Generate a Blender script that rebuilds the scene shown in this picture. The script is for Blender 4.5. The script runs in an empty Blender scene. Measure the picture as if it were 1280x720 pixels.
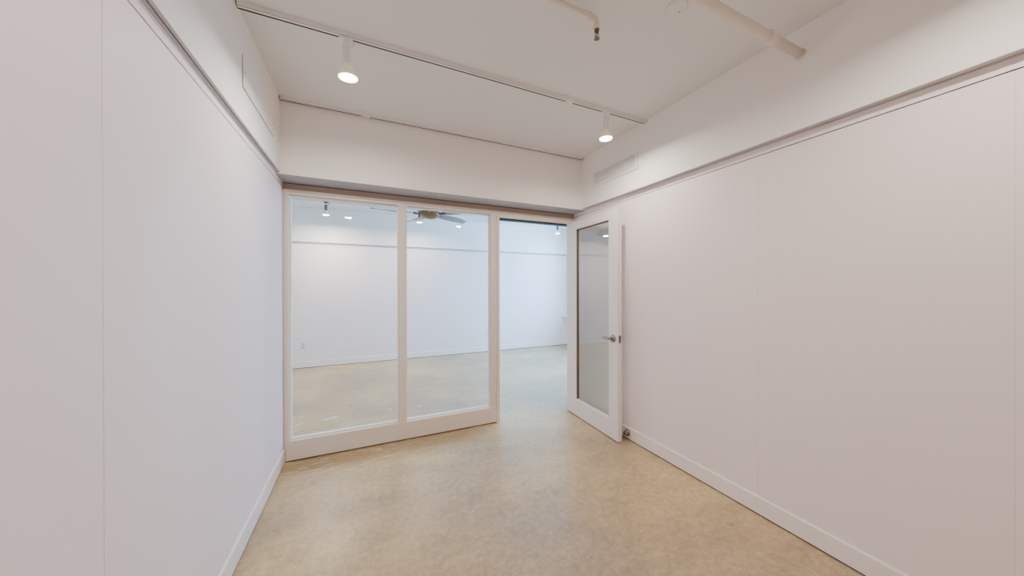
import bpy, math
from mathutils import Vector, Matrix
C = bpy.context.scene.collection
PI = math.pi

# ---------------------------------------------------------------- materials
def mat(name, col, rough=.5, metal=0., bump=0., bscale=60., emis=None, estr=0., spec=.5, var=0.):
    m = bpy.data.materials.new(name); m.use_nodes = True
    nt = m.node_tree; b = nt.nodes['Principled BSDF']
    b.inputs['Base Color'].default_value = (*col, 1)
    b.inputs['Roughness'].default_value = rough
    b.inputs['Metallic'].default_value = metal
    b.inputs['Specular IOR Level'].default_value = spec
    if emis:
        b.inputs['Emission Color'].default_value = (*emis, 1)
        b.inputs['Emission Strength'].default_value = estr
    tc = nt.nodes.new('ShaderNodeTexCoord')
    if var:
        n = nt.nodes.new('ShaderNodeTexNoise'); n.inputs['Scale'].default_value = 1.3; n.inputs['Detail'].default_value = 3
        r = nt.nodes.new('ShaderNodeMixRGB'); r.inputs[1].default_value = (*[c*(1-var) for c in col], 1)
        r.inputs[2].default_value = (*[min(1, c*(1+var)) for c in col], 1)
        nt.links.new(tc.outputs['Object'], n.inputs['Vector']); nt.links.new(n.outputs['Fac'], r.inputs[0])
        nt.links.new(r.outputs[0], b.inputs['Base Color'])
    if bump:
        n = nt.nodes.new('ShaderNodeTexNoise'); n.inputs['Scale'].default_value = bscale; n.inputs['Detail'].default_value = 4
        bp = nt.nodes.new('ShaderNodeBump'); bp.inputs['Strength'].default_value = bump; bp.inputs['Distance'].default_value = .002
        nt.links.new(tc.outputs['Object'], n.inputs['Vector']); nt.links.new(n.outputs['Fac'], bp.inputs['Height'])
        nt.links.new(bp.outputs[0], b.inputs['Normal'])
    return m

def glass_mat(name, tint, r0=.08, rough=0.0):
    m = bpy.data.materials.new(name); m.use_nodes = True
    nt = m.node_tree; nt.nodes.clear()
    out = nt.nodes.new('ShaderNodeOutputMaterial'); mix = nt.nodes.new('ShaderNodeMixShader')
    tr = nt.nodes.new('ShaderNodeBsdfTransparent'); tr.inputs[0].default_value = (*tint, 1)
    gl = nt.nodes.new('ShaderNodeBsdfGlossy'); gl.inputs['Roughness'].default_value = rough
    gl.inputs[0].default_value = (.97, .98, .98, 1)
    geo = nt.nodes.new('ShaderNodeNewGeometry')
    dot = nt.nodes.new('ShaderNodeVectorMath'); dot.operation = 'DOT_PRODUCT'
    nt.links.new(geo.outputs['Incoming'], dot.inputs[0]); nt.links.new(geo.outputs['Normal'], dot.inputs[1])
    def M(op, a, b=None):
        n = nt.nodes.new('ShaderNodeMath'); n.operation = op
        for i, v in enumerate((a, b)):
            if v is None: continue
            if isinstance(v, (int, float)): n.inputs[i].default_value = v
            else: nt.links.new(v, n.inputs[i])
        return n.outputs[0]
    c = M('ABSOLUTE', dot.outputs['Value'])
    p = M('POWER', M('SUBTRACT', 1.0, c), 5.0)
    f = M('ADD', M('MULTIPLY', p, 1-r0), r0)
    nt.links.new(f, mix.inputs[0]); nt.links.new(tr.outputs[0], mix.inputs[1]); nt.links.new(gl.outputs[0], mix.inputs[2])
    nt.links.new(mix.outputs[0], out.inputs[0])
    return m

def concrete():
    m = bpy.data.materials.new('polished concrete'); m.use_nodes = True
    nt = m.node_tree; b = nt.nodes['Principled BSDF']
    tc = nt.nodes.new('ShaderNodeTexCoord')
    def noise(scale, detail=4, rough=.55, stretch=None, dist=0., loc=(0, 0, 0)):
        mp = nt.nodes.new('ShaderNodeMapping'); mp.inputs['Location'].default_value = loc
        if stretch: mp.inputs['Scale'].default_value = stretch[0]; mp.inputs['Rotation'].default_value = (0, 0, stretch[1])
        nt.links.new(tc.outputs['Object'], mp.inputs['Vector'])
        n = nt.nodes.new('ShaderNodeTexNoise'); n.inputs['Scale'].default_value = scale
        n.inputs['Detail'].default_value = detail; n.inputs['Roughness'].default_value = rough
        n.inputs['Distortion'].default_value = dist
        nt.links.new(mp.outputs[0], n.inputs['Vector']); return n.outputs['Fac']
    def ramp(fac, stops):
        r = nt.nodes.new('ShaderNodeValToRGB'); e = r.color_ramp.elements
        e[0].position, e[0].color = stops[0][0], (*stops[0][1], 1)
        e[1].position, e[1].color = stops[-1][0], (*stops[-1][1], 1)
        for p, c in stops[1:-1]:
            x = e.new(p); x.color = (*c, 1)
        nt.links.new(fac, r.inputs[0]); return r.outputs[0]
    def mix(fac, a, bb, mode='MIX'):
        r = nt.nodes.new('ShaderNodeMixRGB'); r.blend_type = mode
        for i, v in enumerate((fac, a, bb)):
            if isinstance(v, (int, float)): r.inputs[i].default_value = v
            elif isinstance(v, tuple): r.inputs[i].default_value = (*v, 1)
            else: nt.links.new(v, r.inputs[i])
        return r.outputs[0]
    def M(op, a, bb=None, clamp=False):
        n = nt.nodes.new('ShaderNodeMath'); n.operation = op; n.use_clamp = clamp
        for i, v in enumerate((a, bb)):
            if v is None: continue
            if isinstance(v, (int, float)): n.inputs[i].default_value = v
            else: nt.links.new(v, n.inputs[i])
        return n.outputs[0]
    base = ramp(noise(1.0, 4, .5, dist=.5), [(.34, FLOOR_D), (.5, FLOOR_M), (.66, FLOOR_L)])
    # cloudy trowel patches
    cl = ramp(noise(3.2, 6, .62, ((1, 2.0, 1), .5)), [(.36, (.86, .86, .87)), (.53, (1, 1, 1)), (.70, (1.09, 1.08, 1.06))])
    col = mix(.8, base, cl, 'MULTIPLY')
    fine = ramp(noise(26, 6, .7), [(.38, (.80, .79, .79)), (.62, (1.16, 1.16, 1.16))])
    col = mix(.7, col, fine, 'MULTIPLY')
    sp = ramp(noise(140, 3, .7), [(.36, (.66, .65, .64)), (.5, (1, 1, 1)), (.64, (1.3, 1.3, 1.3))])
    col = mix(.55, col, sp, 'MULTIPLY')
    sep = nt.nodes.new('ShaderNodeSeparateXYZ'); nt.links.new(tc.outputs['Object'], sep.inputs[0])
    # warm stain band just in front of the glazed partition
    d = M('ABSOLUTE', M('SUBTRACT', sep.outputs['Y'], 3.06))
    band = M('SUBTRACT', 1.0, M('MULTIPLY', d, 4.2), True)
    lim = M('SUBTRACT', 1.0, M('MULTIPLY', M('SUBTRACT', sep.outputs['X'], .9, True), 3.0), True)
    st = M('MULTIPLY', M('MULTIPLY', band, lim), noise(5, 5, .7), True)
    col = mix(M('MULTIPLY', st, 1.2, True), col, (.36, .235, .10))
    # pale scuffs and plaster residue either side of the partition
    d2 = M('ABSOLUTE', M('SUBTRACT', sep.outputs['Y'], 3.35))
    b2 = M('SUBTRACT', 1.0, M('MULTIPLY', d2, 1.6), True)
    lim2 = M('SUBTRACT', 1.0, M('MULTIPLY', M('SUBTRACT', sep.outputs['X'], .2, True), 1.6), True)
    sc = ramp(noise(5.5, 5, .6, ((1.1, 6.0, 1), -.35), loc=(3.1, 1.7, 0)), [(.55, (0, 0, 0)), (.62, (1, 1, 1))])
    sb = nt.nodes.new('ShaderNodeRGBToBW'); nt.links.new(sc, sb.inputs[0])
    col = mix(M('MULTIPLY', M('MULTIPLY', M('MULTIPLY', sb.outputs[0], b2), lim2), .95), col, (.80, .76, .68))
    # three short plaster smears on the far side of the glass
    for cx, cy, an, ln, wd_ in SMEARS:
        dx = M('SUBTRACT', sep.outputs['X'], cx); dy = M('SUBTRACT', sep.outputs['Y'], cy)
        ca, sa = math.cos(an), math.sin(an)
        a1 = M('DIVIDE', M('ADD', M('MULTIPLY', dx, ca), M('MULTIPLY', dy, sa)), ln)
        a2 = M('DIVIDE', M('SUBTRACT', M('MULTIPLY', dy, ca), M('MULTIPLY', dx, sa)), wd_)
        e2 = M('ADD', M('MULTIPLY', a1, a1), M('MULTIPLY', a2, a2))
        e2 = M('ADD', e2, M('MULTIPLY', M('SUBTRACT', noise(22, 3, .7), .5), 3.0))
        col = mix(M('MULTIPLY', M('SUBTRACT', 1.0, e2, True), .9), col, (.86, .83, .77))
    # small dark pits
    pit = ramp(noise(17, 2, .5, loc=(9, 4, 0)), [(.24, (1, 1, 1)), (.27, (0, 0, 0))])
    pb = nt.nodes.new('ShaderNodeRGBToBW'); nt.links.new(pit, pb.inputs[0])
    col = mix(M('MULTIPLY', pb.outputs[0], .5), col, (.13, .10, .07))
    nt.links.new(col, b.inputs['Base Color'])
    rr = ramp(noise(4, 5, .65), [(.3, (.27,)*3), (.7, (.42,)*3)])
    nt.links.new(rr, b.inputs['Roughness'])
    b.inputs['Specular IOR Level'].default_value = .38
    b.inputs['Coat Weight'].default_value = .08; b.inputs['Coat Roughness'].default_value = .30
    bp = nt.nodes.new('ShaderNodeBump'); bp.inputs['Strength'].default_value = .12; bp.inputs['Distance'].default_value = .003
    nt.links.new(noise(40, 6, .6), bp.inputs['Height']); nt.links.new(bp.outputs[0], b.inputs['Normal'])
    return m

SMEARS = ((-.645, 4.02, .65, .075, .018), (-.37, 4.07, .40, .11, .024), (.245, 4.05, .7, .045, .016), (.59, 4.03, .7, .05, .016))
FLOOR_D, FLOOR_M, FLOOR_L = (.37, .290, .195), (.46, .345, .195), (.585, .455, .235)
WALL = mat('satin white panel', (.87, .775, .785), .55, bump=.05, bscale=120, spec=.3, var=.006)
WALL_UP = mat('matte white plaster', (.88, .85, .82), .75, bump=.15, bscale=70, spec=.25, var=.012)
CEIL = mat('ceiling white plaster', (.77, .765, .765), .85, bump=.25, bscale=45, spec=.2, var=.02)
UNDER = mat('underside shade grey', (.52, .50, .49), .7)  # grey puts the shade under the overhangs into the colour
DARK = mat('dark shadow gap', (.035, .028, .022), .9)
GAPM = mat('brown grey joint', (.16, .13, .11), .9)
SEAM = mat('panel joint filler', (.80, .74, .74), .7)
FRAME = mat('painted frame white', (.75, .67, .59), .45, spec=.4, var=.01)
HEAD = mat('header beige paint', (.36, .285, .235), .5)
BEAD = mat('bright glazing bead', (.86, .85, .83), .35)
DOORP = mat('door paint white', (.80, .745, .74), .4, spec=.45, var=.006)
BASE = mat('baseboard gloss white', (.87, .80, .795), .35)
FLOOR = concrete()
PANE = glass_mat('clear partition glass', (.93, .95, .95), .09)
DPANE = glass_mat('grey green door glass', (.70, .765, .745), .20)
BLACK = mat('black rubber seal', (.008, .008, .008), .7)
NICKEL = mat('satin nickel', (.27, .245, .23), .25, 1.)
NDARK = mat('dark nickel', (.20, .17, .15), .35, 1.)
WMET = mat('white enamel', (.80, .79, .78), .4)
PIPEM = mat('painted pipe cream', (.74, .68, .60), .55, bump=.2, bscale=50)
LENS = mat('lit lamp lens', (1, .97, .9), .3, emis=(1, .95, .86), estr=22.)
COLLAR = mat('warm lamp collar', (.85, .78, .6), .4, emis=(1, .85, .6), estr=.25)
BRASS = mat('aged brass', (.20, .14, .07), .4, .85)
BLADE = mat('silver grey blade', (.20, .20, .205), .45, .2)
STEEL = mat('backlit dark steel', (.085, .085, .09), .4, .6)  # darkened to give the far lamps a backlit look; fan fittings share it
COPPER = mat('dark brass sprinkler', (.22, .12, .06), .45, .8)
PLATE = mat('outlet plastic', (.76, .75, .74), .35)
SLOT = mat('outlet slot grey', (.42, .40, .39), .6)
OUTW = mat('exterior masonry', (.5, .48, .45), .9)

# ---------------------------------------------------------------- mesh builder
class MB:
    def __init__(s): s.v = []; s.f = []; s.m = []; s.sm = []
    def add(s, vs, fs, mi=0, smooth=False):
        o = len(s.v); s.v += [tuple(p) for p in vs]
        for f in fs: s.f.append([o+i for i in f]); s.m.append(mi); s.sm.append(smooth)
        return s
    def box(s, x0, x1, y0, y1, z0, z1, mi=0):
        vs = [(x, y, z) for z in (z0, z1) for y in (y0, y1) for x in (x0, x1)]
        return s.add(vs, [(0, 2, 3, 1), (4, 5, 7, 6), (0, 1, 5, 4), (2, 6, 7, 3), (0, 4, 6, 2), (1, 3, 7, 5)], mi)
    def prism(s, poly, axis, a, b, mi=0):
        """poly: 2D points in the plane across `axis`, extruded from a to b."""
        n = len(poly)
        def P(p, t):
            if axis == 'X': return (t, p[0], p[1])
            if axis == 'Y': return (p[0], t, p[1])
            return (p[0], p[1], t)
        vs = [P(p, a) for p in poly]+[P(p, b) for p in poly]
        fs = [list(range(n))[::-1], list(range(n, 2*n))]+[(i, (i+1) % n, n+(i+1) % n, n+i) for i in range(n)]
        return s.add(vs, fs, mi)
    def lathe(s, prof, o=(0, 0, 0), d=(0, 0, 1), n=32, mi=0, smooth=True):
        """prof: (radius, distance along d)"""
        d = Vector(d).normalized(); q = Vector((0, 0, 1)).rotation_difference(d)
        vs = []; fs = []
        for r, t in prof:
            for k in range(n):
                a = 2*PI*k/n
                vs.append(Vector(o)+q @ Vector((r*math.cos(a), r*math.sin(a), t)))
        for j in range(len(prof)-1):
            for k in range(n):
                k2 = (k+1) % n
                fs.append((j*n+k, j*n+k2, (j+1)*n+k2, (j+1)*n+k))
        s.add(vs, fs, mi, smooth)
        b = len(s.v)-len(vs)
        s.f.append([b+k for k in range(n)][::-1]); s.m.append(mi); s.sm.append(False)
        s.f.append([b+(len(prof)-1)*n+k for k in range(n)]); s.m.append(mi); s.sm.append(False)
        return s
    def cyl(s, p, q, r, r2=None, n=24, mi=0):
        d = Vector(q)-Vector(p)
        return s.lathe([(r, 0), (r if r2 is None else r2, d.length)], p, d, n, mi)
    def tube(s, pts, r, n=12, mi=0):
        pts = [Vector(p) for p in pts]; vs = []; fs = []
        up = Vector((0, 0, 1))
        for i, p in enumerate(pts):
            t = (pts[min(i+1, len(pts)-1)]-pts[max(i-1, 0)]).normalized()
            a = t.cross(up)
            if a.length < .05: a = t.cross(Vector((0, 1, 0)))
            a.normalize(); b = a.cross(t).normalized()
            rr = r[i] if isinstance(r, (list, tuple)) else r
            for k in range(n):
                w = 2*PI*k/n; vs.append(p+a*rr*math.cos(w)+b*rr*math.sin(w))
        for j in range(len(pts)-1):
            for k in range(n):
                k2 = (k+1) % n; fs.append((j*n+k, j*n+k2, (j+1)*n+k2, (j+1)*n+k))
        s.add(vs, fs, mi, True)
        b0 = len(s.v)-len(vs)
        s.f.append([b0+k for k in range(n)][::-1]); s.m.append(mi); s.sm.append(False)
        s.f.append([b0+(len(pts)-1)*n+k for k in range(n)]); s.m.append(mi); s.sm.append(False)
        return s
    def build(s, name, mats, parent=None, origin=(0, 0, 0), bevel=0., loc=None):
        me = bpy.data.meshes.new(name)
        me.from_pydata([tuple(Vector(v)-Vector(origin)) for v in s.v], [], s.f)
        for p, mi, sm in zip(me.polygons, s.m, s.sm): p.material_index = mi; p.use_smooth = sm
        for m in (mats if isinstance(mats, (list, tuple)) else [mats]): me.materials.append(m)
        import bmesh
        bm = bmesh.new(); bm.from_mesh(me); bmesh.ops.recalc_face_normals(bm, faces=bm.faces); bm.to_mesh(me); bm.free()
        me.update()
        o = bpy.data.objects.new(name, me); C.objects.link(o)
        if parent: o.parent = parent
        else: o.location = origin if loc is None else loc
        if bevel:
            md = o.modifiers.new('bevel', 'BEVEL'); md.width = bevel; md.segments = 2; md.limit_method = 'ANGLE'
            md.angle_limit = math.radians(40)
        return o

def tag(o, label=None, cat=None, group=None, kind=None):
    if label: o['label'] = label
    if cat: o['category'] = cat
    if group: o['group'] = group
    if kind: o['kind'] = kind
    return o
def thing(name, loc, label=None, cat=None, group=None, kind=None, rz=0):
    o = bpy.data.objects.new(name, None); C.objects.link(o); o.location = loc; o.rotation_euler = (0, 0, rz)
    o.empty_display_size = .1
    return tag(o, label, cat, group, kind)
def struct(o, label=None, cat='room'):
    return tag(o, label, cat if label else None, kind='structure')
def copy_tree(o, parent=None):
    c = o.copy(); C.objects.link(c); c.parent = parent
    for ch in [x for x in o.children]: copy_tree(ch, c)
    return c

# ---------------------------------------------------------------- measures
XL, XR = -.627, 2.2748            # panel faces of the near room
XUL, XUR = -.5982, 2.2243         # upper wall faces
YP, YS = 3.184, 2.966             # partition front face, soffit face
ZC, ZS, ZU = 2.903, 2.3234, 2.335
YF = 6.815                        # far wall
YB = -2.1                         # wall behind the camera
FXL, FXR = -3.2, 4.62             # far room
T = .14
YD = 3.30                         # far room's near side

# ---------------------------------------------------------------- room shell
f = MB().box(FXL-.2, FXR+.2, YB-.2, YF+.2, -.1, 0)
struct(f.build('floor', FLOOR), 'mottled tan polished concrete floor running through both rooms', 'floor')
c = MB().box(FXL-.2, FXR+.2, YB-.2, YF+.2, ZC, ZC+.1)
struct(c.build('ceiling', CEIL), 'off white painted ceiling over both rooms', 'ceiling')

def panel_wall(mb, seg, face, out, axis, ya, yb, seams, overface, ZU=ZU, zg=2.2815, band=0):
    """panelled wall; face = panel plane, out = +1/-1 away from the room, along ya..yb"""
    def bx(f0, f1, a, b, z0, z1, mi):
        lo, hi = sorted((f0, f1))
        if axis == 'X': mb.box(lo, hi, a, b, z0, z1, mi)
        else: mb.box(a, b, lo, hi, z0, z1, mi)
    bx(face+out*.018, face+out*T, ya, yb, 0, ZC, 2)                    # backing
    es = [ya]+sorted(seams)+[yb]
    for i in range(len(es)-1):
        a = es[i]+(.0012 if i else 0); b = es[i+1]-(.0012 if i < len(es)-2 else 0)
        c = .0008
        pts = [(face, a+(c if i else 0)), (face, b-(c if i < len(es)-2 else 0)), (face+out*c, b), (face+out*.019, b), (face+out*.019, a), (face+out*c, a)]
        if axis == 'X': mb.prism(pts, 'Z', 0, zg, 0)
        else: mb.prism([(q, p) for p, q in pts], 'Z', 0, zg, 0)
        if i:
            bx(face+out*.0016, face+out*.0187, es[i]-.0013, es[i]+.0013, 0, zg, 3)
    bx(face, face+out*.019, ya, yb, zg+.0055, ZU-.0005, band)              # top band
    bx(overface, face+out*.0195, ya, yb, ZU+.003, ZC, 1)                # upper wall overhanging
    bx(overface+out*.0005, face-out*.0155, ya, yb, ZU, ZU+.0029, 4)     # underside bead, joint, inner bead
    bx(face-out*.0155, face-out*.0115, ya, yb, ZU+.001, ZU+.0029, 2)
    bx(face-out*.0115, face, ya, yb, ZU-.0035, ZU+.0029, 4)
    bx(face+out*.003, face+out*.019, ya, yb, zg, zg+.006, 2)
mb = MB(); panel_wall(mb, None, XL, -1, 'X', YB, YD, [1.206, -.014, 2.426], XUL)
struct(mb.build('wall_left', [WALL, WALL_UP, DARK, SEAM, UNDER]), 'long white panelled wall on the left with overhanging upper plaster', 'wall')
mb = MB(); panel_wall(mb, None, XR, 1, 'X', YB, YD, [1.211, .318, 2.322], XUR)
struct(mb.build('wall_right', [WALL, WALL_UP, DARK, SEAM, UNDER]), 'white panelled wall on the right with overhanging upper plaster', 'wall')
mb = MB().box(XL-T, XR+T, YB-T, YB, 0, ZC)
struct(mb.build('wall_back', WALL_UP), 'plain white wall closing the near room behind the viewpoint', 'wall')
# soffit above the glass partition
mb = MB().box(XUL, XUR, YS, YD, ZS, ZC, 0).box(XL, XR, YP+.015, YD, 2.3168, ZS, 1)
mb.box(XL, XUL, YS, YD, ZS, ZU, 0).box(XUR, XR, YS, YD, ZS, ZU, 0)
mb.box(XL+.001, XR-.001, YS+.002, YP+.011, ZS-.0015, ZS-.0001, 2)  # thin sheet with the soffit's underside shade painted in
struct(mb.build('wall_front', [WALL_UP, DARK, mat('soffit underside shade', (.42, .42, .455), .7)]), 'cream plaster bulkhead above the glass partition', 'wall')
# far room shell
mb = MB(); panel_wall(mb, None, YF, 1, 'Y', FXL, FXR, [-2.2, -.98, .24, 1.46, 2.68, 3.9], YF-.025, 2.275, 2.240, 4)
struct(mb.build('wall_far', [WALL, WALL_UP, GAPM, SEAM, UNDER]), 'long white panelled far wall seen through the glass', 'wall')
struct(MB().box(FXL-T, FXL, YD, YF+T, 0, ZC).build('wall_far_left', WALL_UP), 'white end wall of the far room', 'wall')
mb = MB().box(FXL-T, XL-T, YD-T, YD, 0, ZC)
struct(mb.build('wall_near_left', WALL_UP), 'white dividing wall left of the partition on its far side', 'wall')
mb = MB().box(XR+T, FXR+T, YD-T, YD, 0, ZC)
struct(mb.build('wall_near_right', WALL_UP), 'white dividing wall right of the doorway on its far side', 'wall')
# window wall
WY0, WY1, WZ0, WZ1 = 3.45, 6.1, .735, 2.55
mb = MB()
mb.box(FXR, FXR+.25, YD, YF+T, 0, WZ0).box(FXR, FXR+.25, YD, YF+T, WZ1, ZC)
mb.box(FXR, FXR+.25, YD, WY0, WZ0, WZ1).box(FXR, FXR+.25, WY1, YF+T, WZ0, WZ1)
struct(mb.build('wall_far_right', WALL_UP), 'white window wall of the far room', 'wall')
w = thing('window_1', (FXR+.1, (WY0+WY1)/2, WZ0), kind='structure')
org = tuple(w.location)
mb = MB()
for a, b, c_, d in ((WY0, WY1, WZ0, WZ0+.05), (WY0, WY1, WZ1-.05, WZ1), (WY0, WY0+.05, WZ0+.05, WZ1-.05), (WY1-.05, WY1, WZ0+.05, WZ1-.05), (5.075, 5.125, WZ0+.05, WZ1-.05)):
    mb.box(FXR+.08, FXR+.13, a, b, c_, d)
mb.build('window_frame', FRAME, w, org)
MB().add([(FXR+.105, WY0+.05, WZ0+.05), (FXR+.105, WY1-.05, WZ0+.05), (FXR+.105, WY1-.05, WZ1-.05), (FXR+.105, WY0+.05, WZ1-.05)], [(0, 1, 2, 3)]).build('window_pane', PANE, w, org)
MB().box(FXR-.13, FXR+.08, WY0-.05, YF-.012, WZ0-.03, WZ0).build('window_sill', BASE, w, org, bevel=.004)

# baseboards
def baseboard(name, axis, face, inn, a, b, label):
    mb = MB(); h = .115
    prof = [(face, .009), (face+inn*.011, .009), (face+inn*.011, h-.006), (face+inn*.008, h), (face, h)]
    gap = [(face, .0), (face+inn*.006, .0), (face+inn*.006, .0095), (face, .0095)]
    if axis == 'X':  # runs along Y
        mb.prism(prof, 'Y', a, b, 0); mb.prism(gap, 'Y', a, b, 1)
    else:
        mb.prism(prof, 'X', a, b, 0); mb.prism(gap, 'X', a, b, 1)
    o = mb.build(name, [BASE, DARK]); return struct(o, label, 'baseboard')
baseboard('baseboard_left', 'X', XL, 1, YB, YP-.002, 'white baseboard along the foot of the left wall')
baseboard('baseboard_right', 'X', XR, -1, YB, YP-.002, 'white baseboard along the foot of the right wall')
baseboard('baseboard_far', 'Y', YF, -1, FXL, FXR, 'white baseboard along the foot of the far wall')
baseboard('baseboard_far_right', 'X', FXR, -1, YD+.002, YF-.012, 'white baseboard below the far window')

# ---------------------------------------------------------------- glass partition
gp = thing('glass_partition', (.337, YP+.05, 0), 'full height white framed glass partition with two large clear panes', 'partition')
go = tuple(gp.location)
D = .10
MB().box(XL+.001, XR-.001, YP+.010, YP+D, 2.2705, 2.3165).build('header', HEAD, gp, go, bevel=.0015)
mb = MB().box(XL+.001, 1.300, YP-.006, YP+D, 2.228, 2.2675).box(1.3002, XR-.001, YP-.006, YP+D, 2.200, 2.2675)
mb.build('top_rail', FRAME, gp, go, bevel=.002)
MB().box(1.302, 2.237, YP+.02, YP+D-.002, 2.186, 2.1998).build('door_seal', BLACK, gp, go)
mb = MB().box(XL+.001, -.611, YP+.004, YP+D, 0, 2.228).box(-.6115, -.585, YP-.004, YP+D, .172, 2.228)
mb.build('stile', FRAME, gp, go, bevel=.0015)
MB().box(.280, .344, YP-.002, YP+D-.002, .172, 2.228).build('mullion', FRAME, gp, go, bevel=.002)
MB().box(1.205, 1.2625, YP-.002, YP+D-.002, .172, 2.228).build('stile', FRAME, gp, go, bevel=.002)
MB().box(1.264, 1.3015, YP-.006, YP+D, 0, 2.228).build('door_jamb', FRAME, gp, go, bevel=.002)
MB().box(2.238, XR-.001, YP+.002, YP+D, 0, 2.20).build('door_jamb', FRAME, gp, go, bevel=.002)
mb = MB().box(-.611, 1.263, YP-.003, YP+D-.002, .012, .172, 0).box(-.605, 1.26, YP+.012, YP+D-.006, 0, .0122, 1)
mb.build('bottom_rail', [FRAME, DARK], gp, go, bevel=.0015)
# strike plate on the left jamb
MB().box(1.3014, 1.3035, YP+.03, YP+.055, .90, 1.03).build('strike_plate', NDARK, gp, go)
for a, b in ((-.585, .280), (.344, 1.205)):
    yg = YP+.05
    pn = MB().add([(a, yg, .172), (b, yg, .172), (b, yg, 2.228), (a, yg, 2.228)], [(0, 1, 2, 3)]).build('pane', PANE, gp, go)
    mb = MB(); w_ = .011
    for y0, y1 in ((yg-.018, yg-.002), (yg+.002, yg+.018)):
        mb.box(a, b, y0, y1, .172, .172+w_).box(a, b, y0, y1, 2.228-w_, 2.228)
        mb.box(a, a+w_, y0, y1, .172+w_, 2.228-w_).box(b-w_, b, y0, y1, .172+w_, 2.228-w_)
    bd = mb.build('glazing_bead', BEAD, gp, go, bevel=.002)

# ---------------------------------------------------------------- door, swung open against the right wall
ang = math.atan2(2.288-3.156, 2.119-2.148)
dr = thing('door_1', (2.148, 3.158, 0), 'white framed glazed door standing open against the right wall', 'door', kind='structure', rz=ang)
# local frame: +x from hinge to free edge, room side is -y... wall side +y
W, TH, Z0, Z1 = .868, .045, .012, 2.188
gx0, gx1, gz0, gz1 = .165+.02, .740, .187, 2.098
mb = MB()
mb.box(0, gx0, 0, TH, Z0, Z1).box(gx1, W, 0, TH, Z0, Z1).box(gx0, gx1, 0, TH, Z0, gz0).box(gx0, gx1, 0, TH, gz1, Z1)
leaf = mb.build('door_frame', DOORP, dr, bevel=0)
MB().add([(gx0, TH/2, gz0), (gx1, TH/2, gz0), (gx1, TH/2, gz1), (gx0, TH/2, gz1)], [(0, 1, 2, 3)]).build('door_pane', DPANE, dr)
mb = MB(); w_ = .008
for y0, y1 in ((.009, TH/2-.002), (TH/2+.002, TH-.009)):
    mb.box(gx0, gx1, y0, y1, gz0, gz0+w_).box(gx0, gx1, y0, y1, gz1-w_, gz1, 1)
    mb.box(gx0, gx0+w_*.7, y0, y1, gz0+w_, gz1-w_, 1).box(gx1-w_, gx1, y0, y1, gz0+w_, gz1-w_)
mb.build('glazing_bead', [BEAD, GAPM], dr)
hx = W-.062
for s, nm in ((-1, 'room'), (1, 'wall')):
    y = 0 if s < 0 else TH
    h = MB().lathe([(.001, .0), (.032, .0), (.034, .004), (.034, .012), (.029, .018), (.018, .021), (.012, .022)], (hx, y, .965), (0, s, 0), 32).build('handle_rose', NICKEL, dr)
    mb = MB().lathe([(.012, .01), (.011, .03), (.012, .044), (.010, .048)], (hx, y, .965), (0, s, 0), 20)
    mb.tube([(hx+.010, y+s*.040, .965), (hx-.02, y+s*.042, .966), (hx-.06, y+s*.043, .967), (hx-.10, y+s*.041, .965), (hx-.118, y+s*.036, .963)], [.013, .0125, .012, .0115, .009], 14)
    mb.build('lever', NICKEL, h)
MB().box(W-.0005, W+.0025, .010, .035, .928, 1.000).build('latch_plate', NDARK, dr, bevel=.001)
MB().box(W+.002, W+.011, .015, .030, .955, .977).build('latch_bolt', NICKEL, dr, bevel=.002)
mb = MB()
for z in (.25, 1.1, 1.95): MB().cyl((-.006, TH+.004, z-.05), (-.006, TH+.004, z+.05), .006).build('hinge', NICKEL, dr)

# door stop on the baseboard
ds = MB().lathe([(.001, 0), (.029, 0), (.031, .006), (.027, .018), (.017, .028), (.013, .034), (.017, .040), (.015, .047), (.004, .050)], (0, 0, 0), (-1, 0, 0), 32, mi=0)
ds = ds.build('door_stop', NDARK); ds.location = (XR-.0105, 2.315, .066)
tag(ds, 'round metal door stop on the right baseboard behind the open door', 'door stop')

# ---------------------------------------------------------------- vents
vt = thing('wall_vent', (XUR, 2.461, 2.596), 'white rectangular louvred air vent high on the right wall', 'vent')
mb = MB()
for y0, y1, z0, z1 in ((-.312, .312, -.080, -.058), (-.312, .312, .058, .080), (-.312, -.286, -.058, .058), (.286, .312, -.058, .058)):
    mb.box(-.010, -.0005, y0, y1, z0, z1)
mb.build('vent_frame', WMET, vt, bevel=.002)
mb = MB()
for y in (-.143, 0, .143): mb.box(-.008, -.001, y-.006, y+.006, -.058, .058)
n = 56
for i in range(n):
    y = -.286+.572*(i+.5)/n
    mb.box(-.006, -.0012, y-.0028, y+.0028, -.058, .058)
mb.box(-.0012, -.0004, -.286, .286, -.058, .058, 1)
mb.build('louvres', [WMET, mat('vent shade', (.66, .64, .64), .8)], vt)
ap = thing('access_panel', (XUL, 2.461, 2.61), 'flush white access panel high on the left wall', 'panel')
MB().box(.0005, .0045, -.310, .310, -.086, .086).build('cover', WALL_UP, ap, bevel=.001)
mb = MB().box(-.002, .0008, -.3145, .3145, -.0905, .0905)
mb.build('joint', GAPM, ap)
for y in (-.29, .29):
    MB().lathe([(.004, 0), (.003, .0015)], (.0045, y, 0), (1, 0, 0), 12).build('screw', GAPM, ap)

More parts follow.
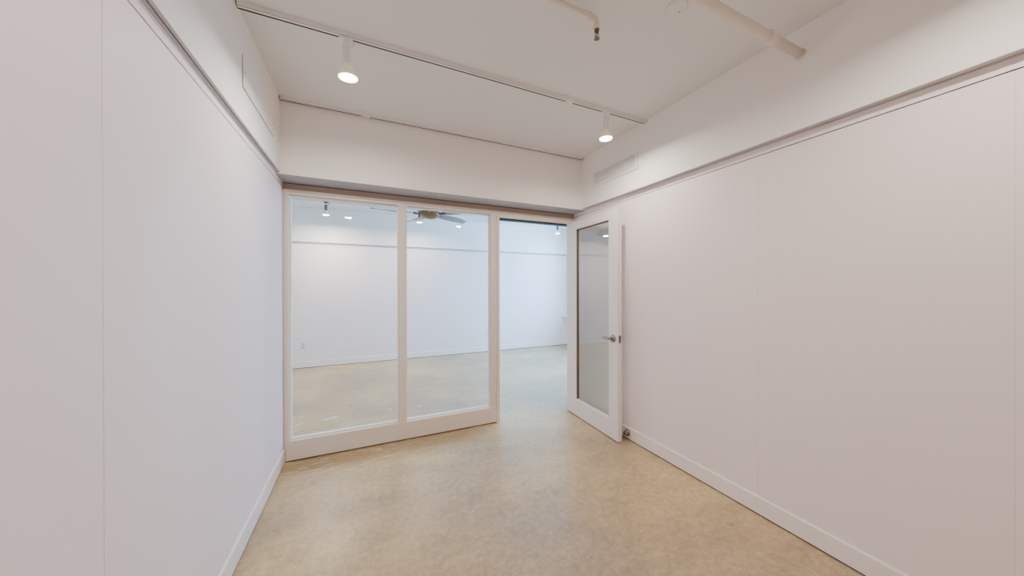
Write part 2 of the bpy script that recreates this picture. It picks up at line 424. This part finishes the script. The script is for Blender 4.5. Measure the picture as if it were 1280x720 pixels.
# ---------------------------------------------------------------- tracks
def track(y, x0, x1, label, feed=None, h=.021, w=.034):
    z = ZC-h
    t = thing('lighting_track', ((x0+x1)/2, y, ZC), label, 'lighting track')
    o = tuple(t.location)
    mb = MB()
    mb.box(x0, x1, y-w/2, y+w/2, z+.006, ZC-.0005, 0)
    mb.box(x0, x1, y-w/2, y-w/2+.004, z, z+.006, 0)
    mb.box(x0, x1, y-w/2+.0065, y+w/2-.010, z-.001, z+.006, 0)
    mb.box(x0, x1, y+w/2-.003, y+w/2, z, z+.006, 0)
    mb.build('rail', WMET, t, o)
    mb = MB().box(x0+.001, x1-.001, y-w/2+.0035, y-w/2+.0068, z-.0004, z+.0058).box(x0+.001, x1-.001, y+w/2-.0125, y+w/2-.0020, z-.0014, z+.0058)
    mb.build('slot', DARK, t, o)
    for q in (x0-.004, x1): MB().box(q, q+.004, y-w/2, y+w/2, z, ZC-.001).build('end_cap', GAPM, t, o)
    if feed is not None:
        MB().box(feed-.03, feed+.03, y-w/2-.003, y+w/2+.003, z-.006, z+.004).cyl((feed-.012, y, z-.012), (feed-.012, y, z-.006), .008).build('connector', WMET, t, o, bevel=.002)
    return t
track(2.063, XUL+.006, XUR-.006, 'white lighting track crossing the near ceiling with two lit lamps', 1.43)
track(2.942, XUL+.006, XUR-.006, 'bare white lighting track where the near ceiling meets the bulkhead', 0.0, h=.022, w=.03)
track(.27, XUL+.006, XUR-.006, 'white lighting track on the near ceiling overhead of the viewpoint', None)
track(6.15, -2.6, 4.3, 'white lighting track on the far room ceiling', None)

# ---------------------------------------------------------------- track lamps
def lamp_head(name, m_body, m_stem, label, group):
    """origin at the ceiling; hangs down to the lens at z = -0.25"""
    t = thing(name, (0, 0, 0), label, 'lamp', group)
    mb = MB().box(-.036, .036, -.016, .016, -.034, -.0225)
    mb.lathe([(.016, 0), (.016, .016), (.012, .022)], (0, 0, -.034), (0, 0, -1), 20)
    mb.build('track_adapter', m_body, t, bevel=.002)
    # swivel ring beside the adapter
    pts = []
    for k in range(13):
        a = -PI*.1+PI*1.15*k/12
        pts.append((.022+.022*math.cos(a-PI*.5), 0, -.050+.022*math.sin(a-PI*.5)))
    MB().tube(pts, .004, 8).build('yoke', m_body, t)
    mb = MB().lathe([(.008, 0), (.021, .004), (.023, .012), (.023, .080), (.020, .092), (.018, .100)], (0, 0, -.068), (0, 0, -1), 28)
    mb.build('socket_housing', m_stem, t)
    mb = MB().lathe([(.018, 0), (.022, .012), (.036, .034), (.047, .055), (.052, .066), (.052, .074)], (0, 0, -.166), (0, 0, -1), 32)
    b = mb.build('bulb', COLLAR, t)
    mb = MB().lathe([(.050, 0), (.050, .002), (.040, .006), (.022, .009), (.002, .010)], (0, 0, -.240), (0, 0, -1), 32)
    mb.build('lens', LENS, b)
    return t
def add_light(t, P, col, size=.10, tilt=(0, 0)):
    l = bpy.data.lights.new('lamp_light', 'AREA'); l.shape = 'DISK'; l.size = size; l.energy = P; l.color = col
    l.spread = math.radians(174)
    o = bpy.data.objects.new('lamp_light', l); C.objects.link(o)
    o.parent = t; o.location = (0, 0, -.2515)
NP, NC = 17.5, (1, .915, .80)
l0 = lamp_head('track_lamp', WMET, WMET, 'lit white track lamp, the left of two on the near ceiling', 'near room track lamps')
l0.location = (-.105, 2.063, ZC)
ls = [l0]
for (x, y, lab) in ((1.784, 2.063, 'lit white track lamp above the vent by the right wall'),
                    (-.28, .27, 'white track lamp on the left of the track overhead of the viewpoint'),
                    (1.66, .27, 'white track lamp on the right of the track overhead of the viewpoint')):
    q = copy_tree(l0); q.location = (x, y, ZC); q['label'] = lab; ls.append(q)
l0.rotation_euler = (math.radians(4), math.radians(-3), 0)
for q in ls: add_light(q, NP, NC)
g0 = lamp_head('track_lamp', STEEL, STEEL, 'lit track lamp seen through the left glass pane', 'far room track lamps')
g0.location = (-.61, 6.15, ZC)
gs = [g0]
for x, lab in ((.905, 'lit track lamp behind the ceiling fan blade'), (3.93, 'lit track lamp seen through the open doorway')):
    q = copy_tree(g0); q.location = (x, 6.15, ZC); q['label'] = lab; gs.append(q)
for q, pw in zip(gs, (56., 28., 8.)): add_light(q, pw, (1, .84, .67))

# ---------------------------------------------------------------- ceiling fan
fn = thing('ceiling_fan', (.75, 4.18, ZC), 'five bladed ceiling fan with brass motor in the far room', 'ceiling fan')
MB().lathe([(.068, 0), (.066, .02), (.045, .055), (.018, .065)], (0, 0, -.0005), (0, 0, -1), 32).build('canopy', STEEL, fn)
MB().cyl((0, 0, -.06), (0, 0, -.44), .0125).build('downrod', STEEL, fn)
MB().lathe([(.02, 0), (.040, .012), (.046, .035), (.05, .045)], (0, 0, -.415), (0, 0, -1), 32).build('rod_cover', STEEL, fn)
MB().lathe([(.045, 0), (.100, .012), (.128, .035), (.130, .060), (.112, .085), (.07, .108), (.045, .116), (.01, .119)], (0, 0, -.455), (0, 0, -1), 48).build('motor_housing', BRASS, fn)
for k in range(5):
    a = math.radians(35+72*k)
    mb = MB(); N = 18; vs = []; fs = []
    for i in range(N+1):
        t = i/N; r = .16+.54*t
        wd = .030+.050*math.sin(PI*min(1, t*1.05)**.75) if t < .97 else .012
        wd = .026+.052*math.sin(PI*(t*.93+.02)**.8)
        dr_ = .035*t*t
        for sy, sz in ((-1, 0), (1, 0), (1, 1), (-1, 1)):
            yy = sy*wd-.03*math.sin(PI*t); zz = -.512-.012*sy*1.0+.006*sz-.0+dr_*.3
            vs.append((r*math.cos(a)-yy*math.sin(a), r*math.sin(a)+yy*math.cos(a), zz))
    for i in range(N):
        for j in range(4): fs.append((4*i+j, 4*i+(j+1) % 4, 4*i+4+(j+1) % 4, 4*i+4+j))
    fs += [(0, 1, 2, 3), (4*N+3, 4*N+2, 4*N+1, 4*N)]
    mb.add(vs, fs); bl = mb.build('blade', BLADE, fn)
    mb = MB().tube([(.10*math.cos(a), .10*math.sin(a), -.512), (.15*math.cos(a), .15*math.sin(a), -.516), (.21*math.cos(a), .21*math.sin(a), -.512)], [.014, .012, .016], 10)
    mb.build('blade_arm', STEEL, bl)

# ---------------------------------------------------------------- pipes
pp = thing('ceiling_pipe', ((XUR+XUL)/2, .968, 2.757), 'thick cream painted pipe ending in the upper right wall', 'pipe')
o = tuple(pp.location)
MB().cyl((XUL+.001, .968, 2.757), (XUR-.001, .968, 2.757), .023, n=28).build('pipe', PIPEM, pp, o)
MB().lathe([(.024, 0), (.031, .004), (.032, .012), (.028, .018), (.028, .044), (.032, .050), (.031, .058), (.024, .062)], (1.905, .968, 2.757), (1, 0, 0), 28).build('coupling', PIPEM, pp, o)
MB().lathe([(.024, 0), (.027, .003), (.028, .009)], (XUR-.011, .968, 2.757), (1, 0, 0), 28).build('flange', PIPEM, pp, o)
sy = 1.355; sx = 1.112
sp = thing('sprinkler_pipe', ((XUL+sx)/2, sy, 2.868), 'slim cream painted sprinkler pipe running along the ceiling', 'pipe')
o = tuple(sp.location)
pts = [(XUL+.001, sy, 2.868), (sx-.03, sy, 2.868), (sx-.012, sy, 2.866), (sx-.003, sy, 2.858), (sx, sy, 2.845), (sx, sy, 2.83)]
MB().tube(pts, .013, 16).build('pipe', PIPEM, sp, o)
MB().lathe([(.014, 0), (.019, .003), (.019, .012), (.014, .015)], (sx-.05, sy, 2.868), (1, 0, 0), 20).build('pipe_collar', PIPEM, sp, o)
MB().lathe([(.019, 0), (.019, .014), (.015, .018)], (sx, sy, 2.832), (0, 0, -1), 20).build('pipe_collar', PIPEM, sp, o)
sh = thing('fire_sprinkler', (sx, sy, 2.812), 'small dark brass sprinkler head hanging below the slim pipe', 'sprinkler')
MB().lathe([(.010, 0), (.013, .002), (.013, .010), (.009, .014)], (0, 0, 0), (0, 0, -1), 12).build('thread_body', COPPER, sh)
mb = MB()
for s in (-1, 1): mb.tube([(s*.006, 0, -.013), (s*.013, 0, -.022), (s*.013, 0, -.034), (s*.004, 0, -.046)], .0025, 8)
mb.cyl((0, 0, -.013), (0, 0, -.042), .003)
mb.build('frame_arms', COPPER, sh)
MB().lathe([(.004, 0), (.014, .004), (.015, .006)], (0, 0, -.044), (0, 0, -1), 16).build('deflector', NDARK, sh)
# round ceiling cap
cp = thing('ceiling_cover_plate', (1.47, 1.16, ZC), 'round painted cover cap on the ceiling beside the thick pipe', 'cover cap')
MB().lathe([(.051, .0), (.051, .003), (.047, .006), (.002, .007)], (0, 0, -.0003), (0, 0, -1), 40).build('cap', CEIL, cp)
MB().lathe([(.0505, 0), (.0535, .0005), (.0535, .0025), (.0515, .003)], (0, 0, -.0002), (0, 0, -1), 40).build('rim', mat('cap rim', (.55, .50, .46), .8), cp)
MB().lathe([(.004, 0), (.003, .002)], (.032, .010, -.0065), (0, 0, -1), 12).build('screw', GAPM, cp)

# ---------------------------------------------------------------- outlets on the far wall
def outlet(x, z, label):
    t = thing('wall_outlet', (x, YF, z), label, 'outlet', 'outlets on the far wall')
    MB().box(-.036, .036, -.006, -.0005, -.058, .058).build('cover_plate', PLATE, t, bevel=.002)
    for s in (-1, 1):
        r = MB().box(-.017, .017, -.0085, -.0055, s*.027-.014, s*.027+.014).build('receptacle', SLOT, t, bevel=.003)
    return t
o1 = outlet(-1.036, .405, 'white wall outlet low on the far wall behind the left pane')
o2 = copy_tree(o1); o2.location = (2.508, YF, .40); o2['label'] = 'white wall outlet low on the far wall beside the partition end'

# ---------------------------------------------------------------- daylight
wd = bpy.data.worlds.new('sky'); bpy.context.scene.world = wd; wd.use_nodes = True
bg = wd.node_tree.nodes['Background']; bg.inputs[0].default_value = (.27, .575, 1.0, 1); bg.inputs[1].default_value = 42.0
l = bpy.data.lights.new('window_portal', 'AREA'); l.shape = 'RECTANGLE'; l.size = WZ1-WZ0; l.size_y = WY1-WY0
l.cycles.is_portal = True
o = bpy.data.objects.new('window_portal', l); C.objects.link(o)
o.location = (FXR+.2, (WY0+WY1)/2, (WZ0+WZ1)/2); o.rotation_euler = (0, PI/2, 0)

# ---------------------------------------------------------------- camera
cam = bpy.data.cameras.new('camera'); co = bpy.data.objects.new('camera', cam); C.objects.link(co)
cam.sensor_width = 36; cam.lens = 36*400.06/1280; cam.clip_start = .02
yaw, pit, rol = .4272, -.0022, .0018
fw = Vector((math.sin(yaw)*math.cos(pit), math.cos(yaw)*math.cos(pit), math.sin(pit)))
rt = Vector((math.cos(yaw), -math.sin(yaw), 0)); up = rt.cross(fw)
r2 = rt*math.cos(rol)+up*math.sin(rol)*-1; u2 = r2.cross(fw)
m = Matrix((r2, u2, -fw)).transposed().to_4x4(); m.translation = (0, 0, 1.45)
co.matrix_world = m
sc = bpy.context.scene; sc.camera = co
sc.view_settings.view_transform = 'AgX'; sc.view_settings.look = 'None'
sc.view_settings.exposure = -.38; sc.view_settings.gamma = 1.0
sc.cycles.use_denoising = True
sc.cycles.max_bounces = 14; sc.cycles.diffuse_bounces = 9; sc.cycles.transparent_max_bounces = 16
sc.cycles.sample_clamp_indirect = 8
